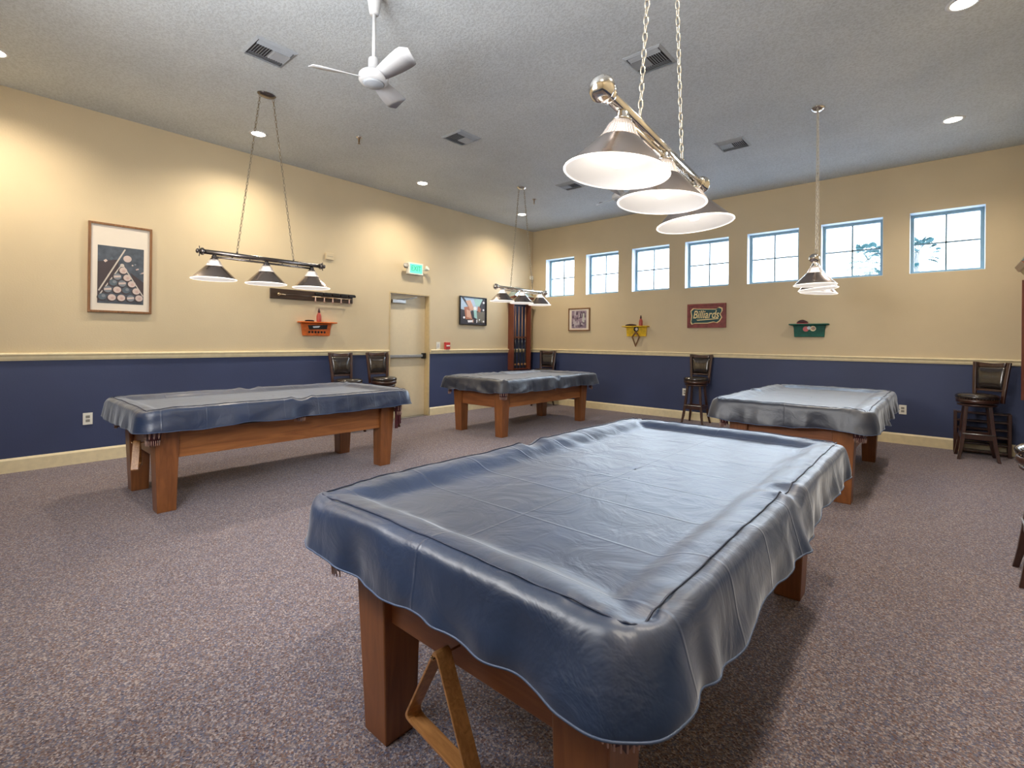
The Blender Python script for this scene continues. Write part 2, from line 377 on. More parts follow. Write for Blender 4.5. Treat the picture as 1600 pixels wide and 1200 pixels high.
def cover_mesh(seed, drop=.0, ruff=1.):
    ns = (70, 120, 16)
    prof = [(.205, -.036), (.175, -.033), (.150, -.022), (.125, -.009), (.10, -.003), (.075, 0), (.055, .001), (.045, -.001), (.03, -.002), (.015, -.008),
            (.005, -.018), (0, -.032), (-.004, -.055), (-.008, -.085), (-.012, -.115), (-.016, -.145), (-.019, -.168), (-.021, -.186), (-.0215, -.194), (-.018, -.197), (-.014, -.192)]
    R = .105; rings = []
    for d, z in prof:
        pts = rrect(CA-d, CB-d, max(R-d, .02) if d > 0 else R-d, ns); ring = []
        for k, (x, y, n) in enumerate(pts):
            fall = max(0., min(1., (-z-.02)/.17))
            if d > .04: fall = 0
            ang = Vector((x*1.0, y*1.0, seed*7.3))
            big = noise.noise(ang*2.6); med = noise.noise(ang*6.5+Vector((3, 1, 0))); fine = noise.noise(ang*15)
            out = ruff*fall*(.018*big+.020*med+.009*fine+.012*noise.noise(Vector((x*5+z*9, y*5-z*9, seed))))
            cx, cy = abs(x)/CA, abs(y)/CB
            corner = max(0, 1-math.hypot(abs(x)-CA+.07, abs(y)-CB+.07)/.16)
            side = max(0, 1-math.hypot((abs(x)-CA)/.18, y/.10)) if d < .2 else 0
            zz = z
            if d > -.001 and d < .18:
                zz += ruff*.006*noise.noise(ang*4.)+ruff*.004*noise.noise(ang*11+Vector((0, 9, 0)))
                zz += ruff*.0045*noise.noise(ang*27)*max(0, 1-abs(d-.045)/.05)*(.45+1.6*corner+1.2*side)
                zz -= .020*side*(1 if d < .16 else .4); zz -= .010*corner*(1+.9*noise.noise(ang*20))
                zz += .011*max(0, 1-abs(abs(y)-.085)/.05)*max(0, 1-abs(abs(x)-CA+.03)/.09)
            if d <= 0:
                flare = fall*(.022*corner*(1+noise.noise(ang*9)) - .020*side)
                out += flare+fall*.012*max(0, 1-abs(abs(y)-.12)/.08)*(1 if abs(x) > CA-.06 else 0)
                zz += fall*ruff*(.020*noise.noise(ang*3.3+Vector((5, 5, 5)))+.007*noise.noise(ang*9)) + fall*.014*corner - fall*drop
            ring.append((x+n[0]*out, y+n[1]*out, CZ+zz))
        rings.append(ring)
    mb = MB(); n = len(rings[0]); vs = [p for r in rings for p in r]; fs = []
    for j in range(len(rings)-1):
        for k in range(n): k2 = (k+1) % n; fs.append((j*n+k, j*n+k2, (j+1)*n+k2, (j+1)*n+k))
    # bed: shrink the inner ring towards a spine
    base = rings[0]; S = 9; prev = 0; start = len(vs)
    for s in range(1, S+1):
        t = 1-s/S
        for (x, y, z) in base:
            yy = y if s == 0 else (max(-.9, min(.9, y))*(1-.0*s)); 
            px, py = x*t, (y*(t) if abs(y) > .93 else y*(.05+.95*t))
            zz = z+.0022*noise.noise(Vector((px*3, py*3, seed)))+.0015*noise.noise(Vector((px*9, py*5, seed+4)))
            vs.append((px, py, zz))
    def idx(s, k): return k if s == 0 else start+(s-1)*n+k
    for s in range(S):
        for k in range(n): k2 = (k+1) % n; fs.append((idx(s, k2), idx(s, k), idx(s+1, k), idx(s+1, k2)))
    mb.add(vs, fs, 0, True)
    return mb, rings
LX, LY = .458, 1.015       # outer leg faces
def make_table(name, label, loc, seed, vin, cover_label, drop=0., ruff=1., lacing=True):
    t = thing(name, label, 'pool table', loc, 0)
    for sx in (-1, 1):
        for sy in (-1, 1):
            f = lambda w, e: tuple(sorted((sx*(LX+e), sx*(LX-w))))+tuple(sorted((sy*(LY+e), sy*(LY-w))))
            MB().frustum(f(.122, 0), f(.132, .026), .0, .605).build('leg', 'legwood', t, .005)
    for s in (-1, 1):
        a, b = sorted((s*(LX-.012), s*(LX-.045))); MB().box(a, b, -LY+.10, LY-.10, .395, .605).build('apron', 'apronwood_y', t, .003)
        a, b = sorted((s*(LY-.012), s*(LY-.045))); MB().box(-LX+.10, LX-.10, a, b, .395, .605).build('apron', 'apronwood_x', t, .003)
    MB().box(-.54, .54, -1.08, 1.08, .606, .735).build('table_bed', 'dark', t, .01)
    # leather pockets with laced, fringed shields at the four corners and two sides
    for (px, py, rz) in [(.49, 1.03, -PI/4), (-.49, 1.03, PI/4), (-.49, -1.03, 3*PI/4), (.49, -1.03, -3*PI/4), (.515, 0, -PI/2), (-.515, 0, PI/2)]:
        mid = py == 0
        p = MB(); n = 12; w = .052; h0 = .735; hb = .575 if mid else .515
        off = .03
        vs = []; fs = []
        for k in range(n+1):
            a = PI*k/n; x = w*math.cos(a); y = off+w*.9*math.sin(a)
            zb = hb+(.012 if k % 2 else 0)+.03*abs(math.cos(a))**2
            vs += [(x, y, h0), (x*1.06, y*1.04, (h0+zb)/2), (x*.9, y*.95, zb)]
        for k in range(n):
            for j in (0, 1): fs.append((k*3+j, k*3+3+j, k*3+4+j, k*3+1+j))
        T = T3(px, py, 0, rz=rz)
        p.add(vs, fs, 0, True, T)
        for k in range(1, n):
            a = PI*k/n; x = w*1.07*math.cos(a); y = off+w*.98*math.sin(a)
            p.tube([(x*.86, y, hb+.008), (x*.93, y+.003, hb+.045)], .0022, 5, 1, T)
        for k in (2, 4, 6, 8, 10):
            a = PI*k/n; x = w*1.1*math.cos(a); y = off+w*1.0*math.sin(a)
            p.add([(x-.008, y, hb+.10), (x+.008, y, hb+.10), (x+.004, y+.001, hb+.065), (x, y+.001, hb+.055), (x-.004, y+.001, hb+.065)], [(0, 1, 2, 3, 4)], 1, False, T)
        o = p.build('pocket', ['pocket', 'pocketlight'], t)
        sm = o.modifiers.new('thickness', 'SOLIDIFY'); sm.thickness = .003
    c = thing('table_cover', cover_label, 'table cover', loc, 0, 'fitted covers on the pool tables')
    mb, rings = cover_mesh(seed, drop, ruff)
    o = mb.build('cover_sheet', vin, c); sm = o.modifiers.new('thickness', 'SOLIDIFY'); sm.thickness = .0025; sm.offset = -1
    o.modifiers.new('smooth', 'SUBSURF').levels = 1; o.modifiers['smooth'].render_levels = 1
    seam = []
    for (x, y, n_), (rx, ry, rz) in zip(rrect(CA-.045, CB-.045, .028, (70, 120, 16)), rings[7]):
        seam.append((x, y, rz+.0022-(.001 if abs(x) > CA-.09 and abs(y) > CB-.09 else 0)))
    MB().tube(seam, .0026, 6, closed=True).build('seam_piping', 'piping', c)
    MB().tube(rings[18], .0028, 6, closed=True).build('hem_edge', 'hem', c)
    return t, c
make_table('pool_table', 'brown pool table nearest the camera with a wooden triangle hung on its end', (5.675, -6.315, 0), 1, 'vinyl', 'navy vinyl cover over the nearest pool table, showing fold creases and a dark seam', -.030, 1.1)
make_table('pool_table', 'light brown pool table standing along the left wall in front of two stools', (1.865, -6.235, 0), 2, 'vinyl', 'navy cover with grey sheen on the pool table at the left wall', -.030, .8)
make_table('pool_table', 'brown pool table in the far corner by the hanging cue rack', (1.775, -2.375, 0), 3, 'vinyl_grey', 'rumpled dark cover on the pool table in the far corner', -.012, 1.4)
make_table('pool_table', 'brown pool table at the right in front of the window wall', (5.655, -2.425, 0), 4, 'vinyl_grey', 'dark cover with pale blue sheen on the pool table below the windows at right', -.006, 1.3)

# wooden ball triangles hanging from the table ends
def triangle(loc, rz, label, side=.31, tilt=0.):
    t = thing('ball_triangle', label, 'billiard rack', loc, rz)
    h = side*.87; r = .022
    pts = [(0, 0), (-side/2, -h), (side/2, -h)]
    def offs(sc):
        cx, cz = 0, -h*2/3; out = []
        for i in range(3):
            P = Vector(((pts[i][0]-cx)*sc+cx, (pts[i][1]-cz)*sc+cz))
            A = Vector(((pts[i-1][0]-cx)*sc+cx, (pts[i-1][1]-cz)*sc+cz)); B = Vector(((pts[(i+1) % 3][0]-cx)*sc+cx, (pts[(i+1) % 3][1]-cz)*sc+cz))
            for k in range(5):
                u = k/4; a = P+(A-P).normalized()*r*1.2*(1-u); b = P+(B-P).normalized()*r*1.2*u
                out.append(P*(1-u)*(1-u)*0 + (P+(A-P).normalized()*r*1.2)*(1-u)**2+P*2*u*(1-u)+(P+(B-P).normalized()*r*1.2)*u*u)
        return out
    o_, i_ = offs(1.), offs(.92); n = len(o_); vs = []; fs = []
    for ring in (o_, i_):
        for y in (-.023, .023): vs += [(p.x, y, p.y) for p in ring]
    for k in range(n):
        k2 = (k+1) % n
        fs += [(k, k2, n+k2, n+k), (2*n+k, 3*n+k, 3*n+k2, 2*n+k2), (k, 2*n+k, 2*n+k2, k2), (n+k, n+k2, 3*n+k2, 3*n+k)]
    MB().add(vs, fs, 0, False).build('rack_frame', 'rackwood', t, .002)
    MB().tube([(0, .06, -.028), (0, -.03, -.030), (0, -.033, -.018)], .003).build('hook', 'brass', t)
    return t
triangle((5.667, -7.385, .492), math.radians(-6), 'wooden ball triangle hanging from the end of the nearest pool table')
triangle((2.07, -7.325, .53), math.radians(-18), 'wooden ball triangle hanging at the end of the left pool table', .25)
# bridge head and strap hanging under the far corner of the left table
t = thing('leather_strap', 'dark leather strap hanging at the far end of the left pool table', 'strap', (2.405, -5.185, .60), 0)
MB().box(-.008, .008, -.035, -.005, -.215, 0).box(-.006, .010, 0, .03, -.17, .0).build('strap_tail', 'pocket', t, .002)
MB().tube([(0, -.02, 0), (0, -.01, -.03), (0, .012, -.03), (0, .022, 0)], .004).build('strap_loop', 'pocketlight', t)

# ------------------------------------------------------------------ hanging billiard lamps
def chain_mb(p, q, pitch=.034, r=.0028, wid=.0085):
    p = Vector(p); q = Vector(q); L = (q-p).length; n = int(L/pitch); d = (q-p).normalized(); mb = MB()
    a = d.orthogonal().normalized(); b = d.cross(a)
    for i in range(n):
        c = p+d*(L*(i+.5)/n); s = a if i % 2 else b; hl = pitch*.62
        pts = [c+d*(hl*math.sin(t)*1.0)+s*(wid*math.cos(t)) for t in [2*PI*k/10 for k in range(10)]]
        mb.tube(pts, r, 5, closed=True)
    return mb
def make_lamp(label, x, y, rim, bar, rz, metal, chainm, fin, canopy=None, tilts=None):
    t = thing('billiard_lamp', label, 'hanging lamp', (x, y, rim), rz, None)
    hb = bar-rim; HL = .53
    b = MB(); b.tube([(0, -HL, hb), (0, HL, hb)], .021, 16)
    b.tube([(0, -HL+.1, hb-.036), (0, HL-.1, hb-.036)], .010, 10)
    for s in (-1, 1): b.tube([(0, s*.26, hb+.02), (0, s*.26, hb+.035)], .008, 8)
    for q in (-.3, -.15, .15, .3): b.tube([(0, q, hb-.036), (0, q, hb-.01)], .006, 6)
    b.build('bar', metal, t)
    for s in (-1, 1):
        T = T3(0, s*HL, hb, rx=-s*PI/2)
        e = MB()
        if fin == 'bell':
            e.lathe([(.021, 0), (.030, .004), (.030, .014), (.022, .02), (.024, .028), (.042, .045), (.044, .056), (.036, .078), (.018, .094), (0, .098)], 24, 0, T)
        else:
            e.lathe([(.021, 0), (.032, .004), (.032, .02), (.014, .028), (.012, .036), (.022, .046), (.018, .058), (0, .064)], 16, 0, T)
            for k in range(4):
                a = PI/2*k; e.tube([T @ Vector((0, 0, .03)), T @ Vector((.045*math.cos(a), .045*math.sin(a), .036))], [.008, .004], 6)
        e.build('end_finial', metal, t)
    for q in (-.447, 0, .447):
        # satin metal skirt + ribbed glass collar + inner enamel
        s_ = MB()
        R, zt = .178, .115; rt = .068
        s_.lathe([(R, 0), (R-.004, .006), (rt+.001, zt)], 40, 0, cap=False)
        s_.lathe([(R-.004, -.001), (R-.008, .004), (rt-.004, zt-.002)], 40, 1, cap=False)
        s_.tube([(R*math.cos(2*PI*k/40), R*math.sin(2*PI*k/40), 0) for k in range(40)], .0042, 6, 2, closed=True)
        so = s_.build('lamp_shade', ['shade', 'shade_in', 'shade_rim'], t, loc=(0, q, 0))
        g = MB(); g.lathe([(rt+.004, zt-.002), (.062, zt+.012), (.046, zt+.045), (.030, zt+.062), (.026, zt+.062)], 40, 0, cap=False)
        g.build('glass_collar', 'ribbed', so)
        f = MB(); f.lathe([(.034, zt+.058), (.034, zt+.066), (.024, zt+.072), (.022, zt+.088), (.014, hb-.018)], 20, 0); f.build('shade_holder', metal, so)
        u = MB(); u.lathe([(0, .018), (.020, .022), (.033, .038), (.036, .055), (.028, .078), (.016, .10), (.014, .15)], 20, 0); u.build('bulb', 'bulb', so)
        if tilts:       # shades hang a little askew on their fitters
            k = [-.447, 0, .447].index(q); f_ = Matrix.Rotation(-rz, 4, 'Z') @ Vector((x-6.67, y+q+8.25, 0)).normalized()
            so.matrix_local = Matrix.Translation((0, q, hb*.4)) @ Matrix.Rotation(math.radians(tilts[k]), 4, f_) @ Matrix.Translation((0, 0, -(hb*.4)))
    cx, cy = canopy if canopy else (x, y)
    M4 = Matrix.Translation((x, y, rim)) @ Matrix.Rotation(rz, 4, 'Z'); inv = M4.inverted()
    c0 = inv @ Vector((cx, cy, H))
    cm = MB(); cm.lathe([(.0, -.028), (.02, -.028), (.045, -.020), (.062, -.006), (.064, 0)], 24, 0, Matrix.Translation(c0) @ Matrix.Diagonal((1, 1.35, 1, 1)))
    cm.build('ceiling_canopy', metal, t)
    for s in (-1, 1):
        chain_mb((0, s*.26, hb+.03), (c0.x, c0.y+s*.06, c0.z-.018)).build('chain', chainm, t)
    return t
def pendant_lights(x, y, rim, rz, e):
    for q in (-.447, 0, .447):
        L = bpy.data.lights.new('bulb_light', 'SPOT'); L.energy = e; L.spot_size = math.radians(128); L.spot_blend = .5
        L.shadow_soft_size = .05; L.color = (1, .86, .68)
        o = bpy.data.objects.new('bulb_light', L); col.objects.link(o)
        p = Matrix.Rotation(rz, 4, 'Z') @ Vector((0, q, 0)); o.location = (x+p.x, y+p.y, rim+.012)
LAMPS = [('three-shade lamp on long chains nearest the camera, chrome bell-ended bar', 5.782, -6.30, 1.885, 2.115, math.radians(5.5), 'chrome', 'link', 'bell', None, (6, 3, -5)),
         ('dark bar lamp with three cone shades over the left pool table', 1.80, -6.28, 1.825, 2.06, 0., 'bronze', 'linkdark', 'spike', (1.74, -6.27)),
         ('three-shade lamp hanging over the far corner pool table', 1.80, -2.49, 1.885, 2.09, 0., 'chrome', 'linkdark', 'bell', (1.79, -2.51)),
         ('three-shade lamp seen end-on over the right pool table, in front of the windows', 5.69, -2.39, 1.865, 2.10, math.radians(7), 'chrome', 'link', 'bell', (5.71, -2.55), (-1, -5, 4))]
for l in LAMPS:
    make_lamp(*l); pendant_lights(l[1], l[2], l[3], l[5], 7)

# ------------------------------------------------------------------ swivel bar stools
def make_stool(label, loc, rz):
    t = thing('bar_stool', label, 'bar stool', loc, rz, None)
    # front is -y
    for k, (sx, sy) in enumerate(((-1, -1), (1, -1), (1, 1), (-1, 1))):
        pts = []
        for z, r in ((.615, .125), (.5, .137), (.36, .152), (.24, .168), (.12, .186), (.05, .202), (0, .214)):
            q = r; pts.append((sx*q*.86, sy*q*.86, z))
        mb = MB(); vs = []; fs = []
        for i, (x, y, z) in enumerate(pts):
            h = .019 if z > .1 else .016
            vs += [(x-h, y-h, z), (x+h, y-h, z), (x+h, y+h, z), (x-h, y+h, z)]
        for i in range(len(pts)-1):
            for j in range(4): j2 = (j+1) % 4; fs.append((i*4+j, i*4+j2, i*4+4+j2, i*4+4+j))
        fs += [(0, 1, 2, 3), tuple((len(pts)-1)*4+j for j in range(4))]
        mb.add(vs, fs).build('leg', 'stoolwood', t, .004)
    q = .146
    for (x0, x1, y0, y1) in ((-q, q, -q-.012, -q+.012), (-q, q, q-.012, q+.012), (-q-.012, -q+.012, -q, q), (q-.012, q+.012, -q, q)):
        MB().box(x0, x1, y0, y1, .235, .295).build('stretcher', 'stoolwood', t, .003)
    MB().tube([(-q, -q-.014, .297), (q, -q-.014, .297)], .006).build('foot_plate', 'steel', t)
    sr = MB(); sr.lathe([(.155, .605), (.185, .612), (.19, .628), (.15, .634)], 36); sr.lathe([(.17, .640), (.198, .645), (.203, .66), (.203, .682), (.196, .69), (.12, .692)], 36)
    sr.lathe([(.09, .63), (.09, .645)], 20)
    sr.build('seat_ring', 'stoolwood', t)
    cu = MB(); cu.lathe([(.150, .690), (.196, .691), (.207, .702), (.210, .716), (.204, .732), (.182, .746), (.12, .754), (0, .757)], 40); so = cu.build('seat_cushion', 'leather', t)
    nl = MB()
    for k in range(44):
        a = 2*PI*k/44; nl.lathe([(.0042, -.001), (.0036, .0015), (0, .0028)], 6, 0, T3(.2035*math.cos(a), .2035*math.sin(a), .697) @ Matrix.Rotation(a, 4, 'Z') @ Matrix.Rotation(PI/2, 4, 'Y'))
    nl.build('nailhead_trim', 'nail', so)
    def yb(z): return .192+.055*((z-.64)/.47)**1.4 if z > .64 else .192
    for s in (-1, 1):
        vs = []; fs = []; zs = [.645, .72, .8, .9, 1.0, 1.08, 1.11]
        for z in zs:
            x0 = s*(.150+.035*(z-.64)/.47); y = yb(z)-.006
            vs += [(x0-.019, y-.014, z), (x0+.019, y-.014, z), (x0+.019, y+.014, z), (x0-.019, y+.014, z)]
        for i in range(len(zs)-1):
            for j in range(4): j2 = (j+1) % 4; fs.append((i*4+j, i*4+j2, i*4+4+j2, i*4+4+j))
        fs += [(0, 1, 2, 3), tuple((len(zs)-1)*4+j for j in range(4))]
        MB().add(vs, fs).build('back_post', 'stoolwood', t, .004)
    def panel(x, z0, z1, th, bow, nx=8, nz=6, dome=0.):
        vs = []; fs = []
        for side in (-1, 1):
            for j in range(nz+1):
                for i in range(nx+1):
                    u = i/nx*2-1; v = j/nz; z = z0+(z1-z0)*v
                    z += bow*(u*u) if j == nz else 0
                    y = yb(z)-.006+side*th/2+.018*(1-u*u)*.6
                    if side < 0: y -= dome*(1-u**4)*(1-(2*v-1)**4)
                    vs.append((x*u*(1+.09*v), y, z))
        n1 = (nx+1)*(nz+1)
        for s_ in range(2):
            for j in range(nz):
                for i in range(nx): a = s_*n1+j*(nx+1)+i; fs.append((a, a+1, a+nx+2, a+nx+1))
        for i in range(nx):
            fs.append((i, i+1, n1+i+1, n1+i)); a = nz*(nx+1)+i; fs.append((a, a+1, n1+a+1, n1+a))
        for j in range(nz):
            a = j*(nx+1); fs.append((a, a+nx+1, n1+a+nx+1, n1+a)); a += nx; fs.append((a, a+nx+1, n1+a+nx+1, n1+a))
        return MB().add(vs, fs, 0, True)
    panel(.145, 1.055, 1.098, .022, .012).build('top_rail', 'stoolwood', t)
    panel(.140, .80, 1.055, .022, 0, dome=.016).build('back_cushion', 'leather', t)
    panel(.140, .775, .80, .022, 0).build('lower_rail', 'stoolwood', t)
    panel(.137, .655, .685, .022, 0).build('lower_rail', 'stoolwood', t)
    return t
proto = make_stool('dark swivel stool against the window wall between the yellow shelf and the right pool table', (3.665, -.30, 0), 0)
proto.scale = (.92, .92, 1)
def put_stool(label, loc, rz, base=None):
    o = copy_tree(proto); o.location = loc; b = rz if base is None else base; o.rotation_euler = (0, 0, b); o['label'] = label
    for ch in o.children:          # the seat and back swivel on the leg frame
        if ch.name.split('.')[0] in ('seat_ring', 'seat_cushion', 'back_post', 'back_cushion', 'top_rail', 'lower_rail'): ch.rotation_euler = (0, 0, rz-b)
    return o
put_stool('dark swivel stool standing in front of the low slatted wooden rack at right', (6.965, -.46, 0), math.radians(-36), math.radians(4))
put_stool('dark leather stool farther from the door, behind the left pool table', (.37, -4.57, 0), math.radians(90))
put_stool('dark leather stool next to the door, behind the left pool table', (.37, -3.985, 0), math.radians(84))
put_stool('dark leather stool in the far corner beside the cue rack', (.58, -.36, 0), math.radians(10))
put_stool('dark stool cut off by the right edge of the picture, in the foreground', (7.165, -4.27, 0), math.radians(-90))
for o in [o for o in col.objects if o.name.startswith('bar_stool')]: o['group'] = 'swivel bar stools around the room'

# low slatted rack behind the right stool
t = thing('slatted_rack', 'low dark wooden slatted rack standing on the carpet against the window wall', 'rack', (7.02, -.115, 0), 0)
for s in (-1, 1):
    for yy in (-.07, .05): MB().box(s*.235-.016, s*.235+.016, yy, yy+.03, 0, .505).build('upright', 'stoolwood', t, .003)
for z in (.03, .12, .21, .30, .39, .485):
    m = MB()
    for yy in (-.07, -.02, .03): m.box(-.218, .218, yy, yy+.035, z, z+.018)
    m.build('slat_shelf', 'stoolwood', t, .002)

# ------------------------------------------------------------------ wall cue racks
def cue_mb(h, z0, x, y):
    c = MB()
    c.lathe([(.0155, z0), (.0155, z0+.01), (.0145, z0+.4), (.0115, z0+.72), (.0117, z0+.735)], 12, 1, T3(x, y, 0))
    c.lathe([(.0112, z0+.735), (.0085, z0+1.1), (.0062, z0+h-.03), (.0062, z0+h)], 12, 0, T3(x, y, 0)); return c
def cue_rack(label, loc, rz, side):
    t = thing('cue_rack', label, 'cue rack', loc, rz)     # front is -y, origin at lower centre on the wall
    W, Hh = .285, 1.36
    for s in (-1, 1):
        a, b = sorted((s*W, s*(W-.03))); MB().box(a, b, -.145, -.002, 0, Hh).build('side_rail', 'mahog', t, .004)
    MB().box(-W+.031, W-.031, -.012, -.002, .03, Hh).build('back_board', 'blue' if side else 'darkboard', t)
    MB().box(-W+.031, W-.031, -.09, -.013, .0, .028).build('base_shelf', 'mahog', t, .004)
    mid = MB().box(-W+.031, W-.031, -.06, -.013, .66, .685)
    mid.build('cue_clip_bar', 'mahog', t, .003)
    # faceted hood with mirrored panels
    hd = MB(); z0 = Hh+.10; P = [(-W-.09, 0), (W+.09, 0)]
    base = [(-W-.09, -.002, z0), (W+.09, -.002, z0), (W+.05, -.17, z0), (-W-.05, -.17, z0)]
    top = [(-.06, -.002, z0+.26), (.06, -.002, z0+.26)]; fr = [(-W-.03, -.20, z0+.05), (W+.03, -.20, z0+.05)]
    vs = base+top+fr+[(0, -.11, z0+.22)]
    fs = [(0, 1, 2, 3), (0, 3, 6), (1, 7, 2), (3, 2, 7, 6), (0, 6, 4), (1, 5, 7), (6, 8, 4), (7, 5, 8), (6, 7, 8), (4, 8, 5), (0, 4, 5, 1)]
    hd.add(vs, fs[:4]+[(4, 8, 5), (0, 4, 5, 1)], 0); hd.add(vs, [(0, 6, 4), (1, 5, 7), (6, 8, 4), (7, 5, 8), (6, 7, 8)], 1)
    hd.build('hood', ['mahog', 'mirror'], t)
    MB().frustum((-W-.03, W+.03, -.08, -.002), (-W-.08, W+.08, -.15, -.002), Hh+.002, z0-.001).build('hood_shadow_block', 'wall', t, .004)  # wall-coloured block standing in for the hood's shadow on the wall
    n = 5
    for i in range(n):
        if side == 0 and i == 3: continue
        x = -W+.075+i*(2*W-.15)/(n-1)
        M3 = Matrix.Translation(loc) @ Matrix.Rotation(rz, 4, 'Z')
        q = thing('pool_cue', '%s pool cue standing in %s' % (['first', 'second', 'middle', 'fourth', 'last'][i]+' from the left', 'the cue rack in the far left corner' if side else 'the cue rack on the right wall'), 'pool cue', M3 @ Vector((x, -.048, .029)), rz, 'cues in the wall rack')
        cb = cue_mb(1.27, 0, 0, 0)
        a = MB(); a.lathe([(.0155, 0), (.0155, .01), (.0145, .4), (.0118, .60)], 12); a.build('butt', 'cue_black', q)
        a = MB(); a.lathe([(.0116, .6), (.0085, 1.0), (.0062, 1.26), (.0062, 1.28)], 12); a.build('shaft', 'cue_light', q)
        a = MB(); a.lathe([(.021, .062), (.024, .075), (.024, .09), (.016, .10)], 12, cap=False); a.build('bumper_ring', 'rackwood', q)
cue_rack('tall mahogany cue rack with blue back in the far left corner', (.001, -.503, .71), PI/2, 1)
cue_rack('tall mahogany cue rack on the right wall, only its edge in view', (RX-.001, -.53, .69), -PI/2, 0)
# conduit in the corner
t = thing('wall_conduit', 'thin beige conduit running up the far corner', 'conduit', (.03, -.02, 0), 0)
MB().tube([(0, -.06, 1.145), (0, -.06, 2.62)], .010).build('pipe', 'wall', t)
MB().box(-.03, .03, -.09, -.03, 2.62, 2.70).build('junction_box', 'plate', t, .003)

# ------------------------------------------------------------------ pictures and signs
random.seed(5)
def framed(name, label, cat, loc, rz, w, h, fw, fd, fmat, matw, artmats, art):
    t = thing(name, label, cat, loc, rz); w2, h2 = w/2, h/2
    f = MB(); y0, y1 = -fd, -.001
    f.box(-w2, -w2+fw, y0, y1, -h2, h2); f.box(w2-fw, w2, y0, y1, -h2, h2); f.box(-w2+fw, w2-fw, y0, y1, h2-fw, h2); f.box(-w2+fw, w2-fw, y0, y1, -h2, -h2+fw)
    f.build('picture_frame', fmat, t, .002)
    if matw: MB().box(-w2+fw, w2-fw, -fd*.5, -.002, -h2+fw, h2-fw).build('mat_board', 'mat', t)
    a = MB(); art(a, -fd*.5-.001); a.build('print', artmats, t)
    return t
def poster(a, y):
    x0, x1, z0, z1 = -.195, .20, -.375, .235
    a.quad([(x0, z0), (x1, z0), (x1, z1), (x0, z1)], y, 0)
    a.quad([(x0, z0), (-.02, .02), (-.02, .1), (x0, .06)], y-.0006, 5)
    a.quad([(.08, -.03), (x1, -.13), (x1, z0+.1), (.16, z0+.1)], y-.0006, 5)
    def line(p, q, w, mi, yy):
        d = (Vector(q)-Vector(p)).normalized(); n = Vector((-d.y, d.x))*w/2
        a.quad([tuple(Vector(p)-n), tuple(Vector(q)-n), tuple(Vector(q)+n), tuple(Vector(p)+n)], yy, mi)
    line((x0+.01, -.245), (.035, .215), .013, 3, y-.0015)
    line((x0+.005, -.31), (.005, .045), .010, 3, y-.002); line((.015, .045), (.195, -.28), .010, 3, y-.002)
    a.disc(.01, .04, .018, y-.0024, 3)
    a.disc(.055, .115, .036, y-.003, 1)
    for (x, z, m) in [(.02, -.015, 1), (-.03, -.085, 4), (.055, -.09, 1), (-.065, -.15, 2), (.012, -.155, 4), (.095, -.155, 1), (-.11, -.225, 4), (-.03, -.225, 1), (.045, -.225, 2), (.135, -.23, 1), (-.155, -.305, 2), (-.075, -.31, 1), (.005, -.31, 1), (.085, -.31, 4), (.16, -.305, 1)]:
        a.disc(x-.006, z-.008, .039, y-.0026, 5); a.disc(x, z, .034, y-.003, m)
        if m == 2: a.disc(x+.01, z+.008, .016, y-.0036, 4)
        if m == 4: a.quad([(x-.03, z-.012), (x+.03, z-.004), (x+.03, z+.016), (x-.03, z+.008)], y-.0036, 1)
        if m == 1: a.disc(x+.004, z-.004, .014, y-.0036, 6)
    for (x, z, m) in [(-.13, .075, 1), (-.08, .105, 2)]:
        a.quad([(x-.018, z), (x-.003, z-.018), (x+.018, z), (x+.003, z+.018)], y-.003, m)
    for k in range(9): a.disc(.10+.012*k, .05-.014*k+.02*(k % 3), .008, y-.002, [1, 2, 4, 6][k % 4])
pm = [plain('poster_slate_blue', (.07, .085, .11), .5, var=.3), plain('poster_ball_cream', (.58, .47, .43), .5), plain('poster_ball_blue', (.09, .12, .15), .5),
      plain('poster_line_pale', (.55, .50, .45), .5), plain('poster_ball_striped', (.20, .22, .25), .5), plain('poster_shadow_brown', (.055, .04, .045), .6), plain('poster_ball_pink', (.52, .36, .33), .5)]
framed('framed_poster', 'tall framed poster of racked pool balls, dice and a cue on the left wall', 'picture', (.001, -7.067, 2.035), PI/2, .545, .945, .022, .03, 'frame_wood', 1, pm, poster)
am = [plain('art_pale_blue', (.45, .58, .75), .4), plain('art_dark', (.03, .025, .035), .4), plain('art_rust', (.42, .16, .09), .4), plain('art_peach', (.65, .38, .27), .4),
      plain('art_white', (.85, .85, .88), .4), plain('art_olive_grey', (.17, .16, .13), .4), plain('art_teal', (.35, .6, .58), .4)]
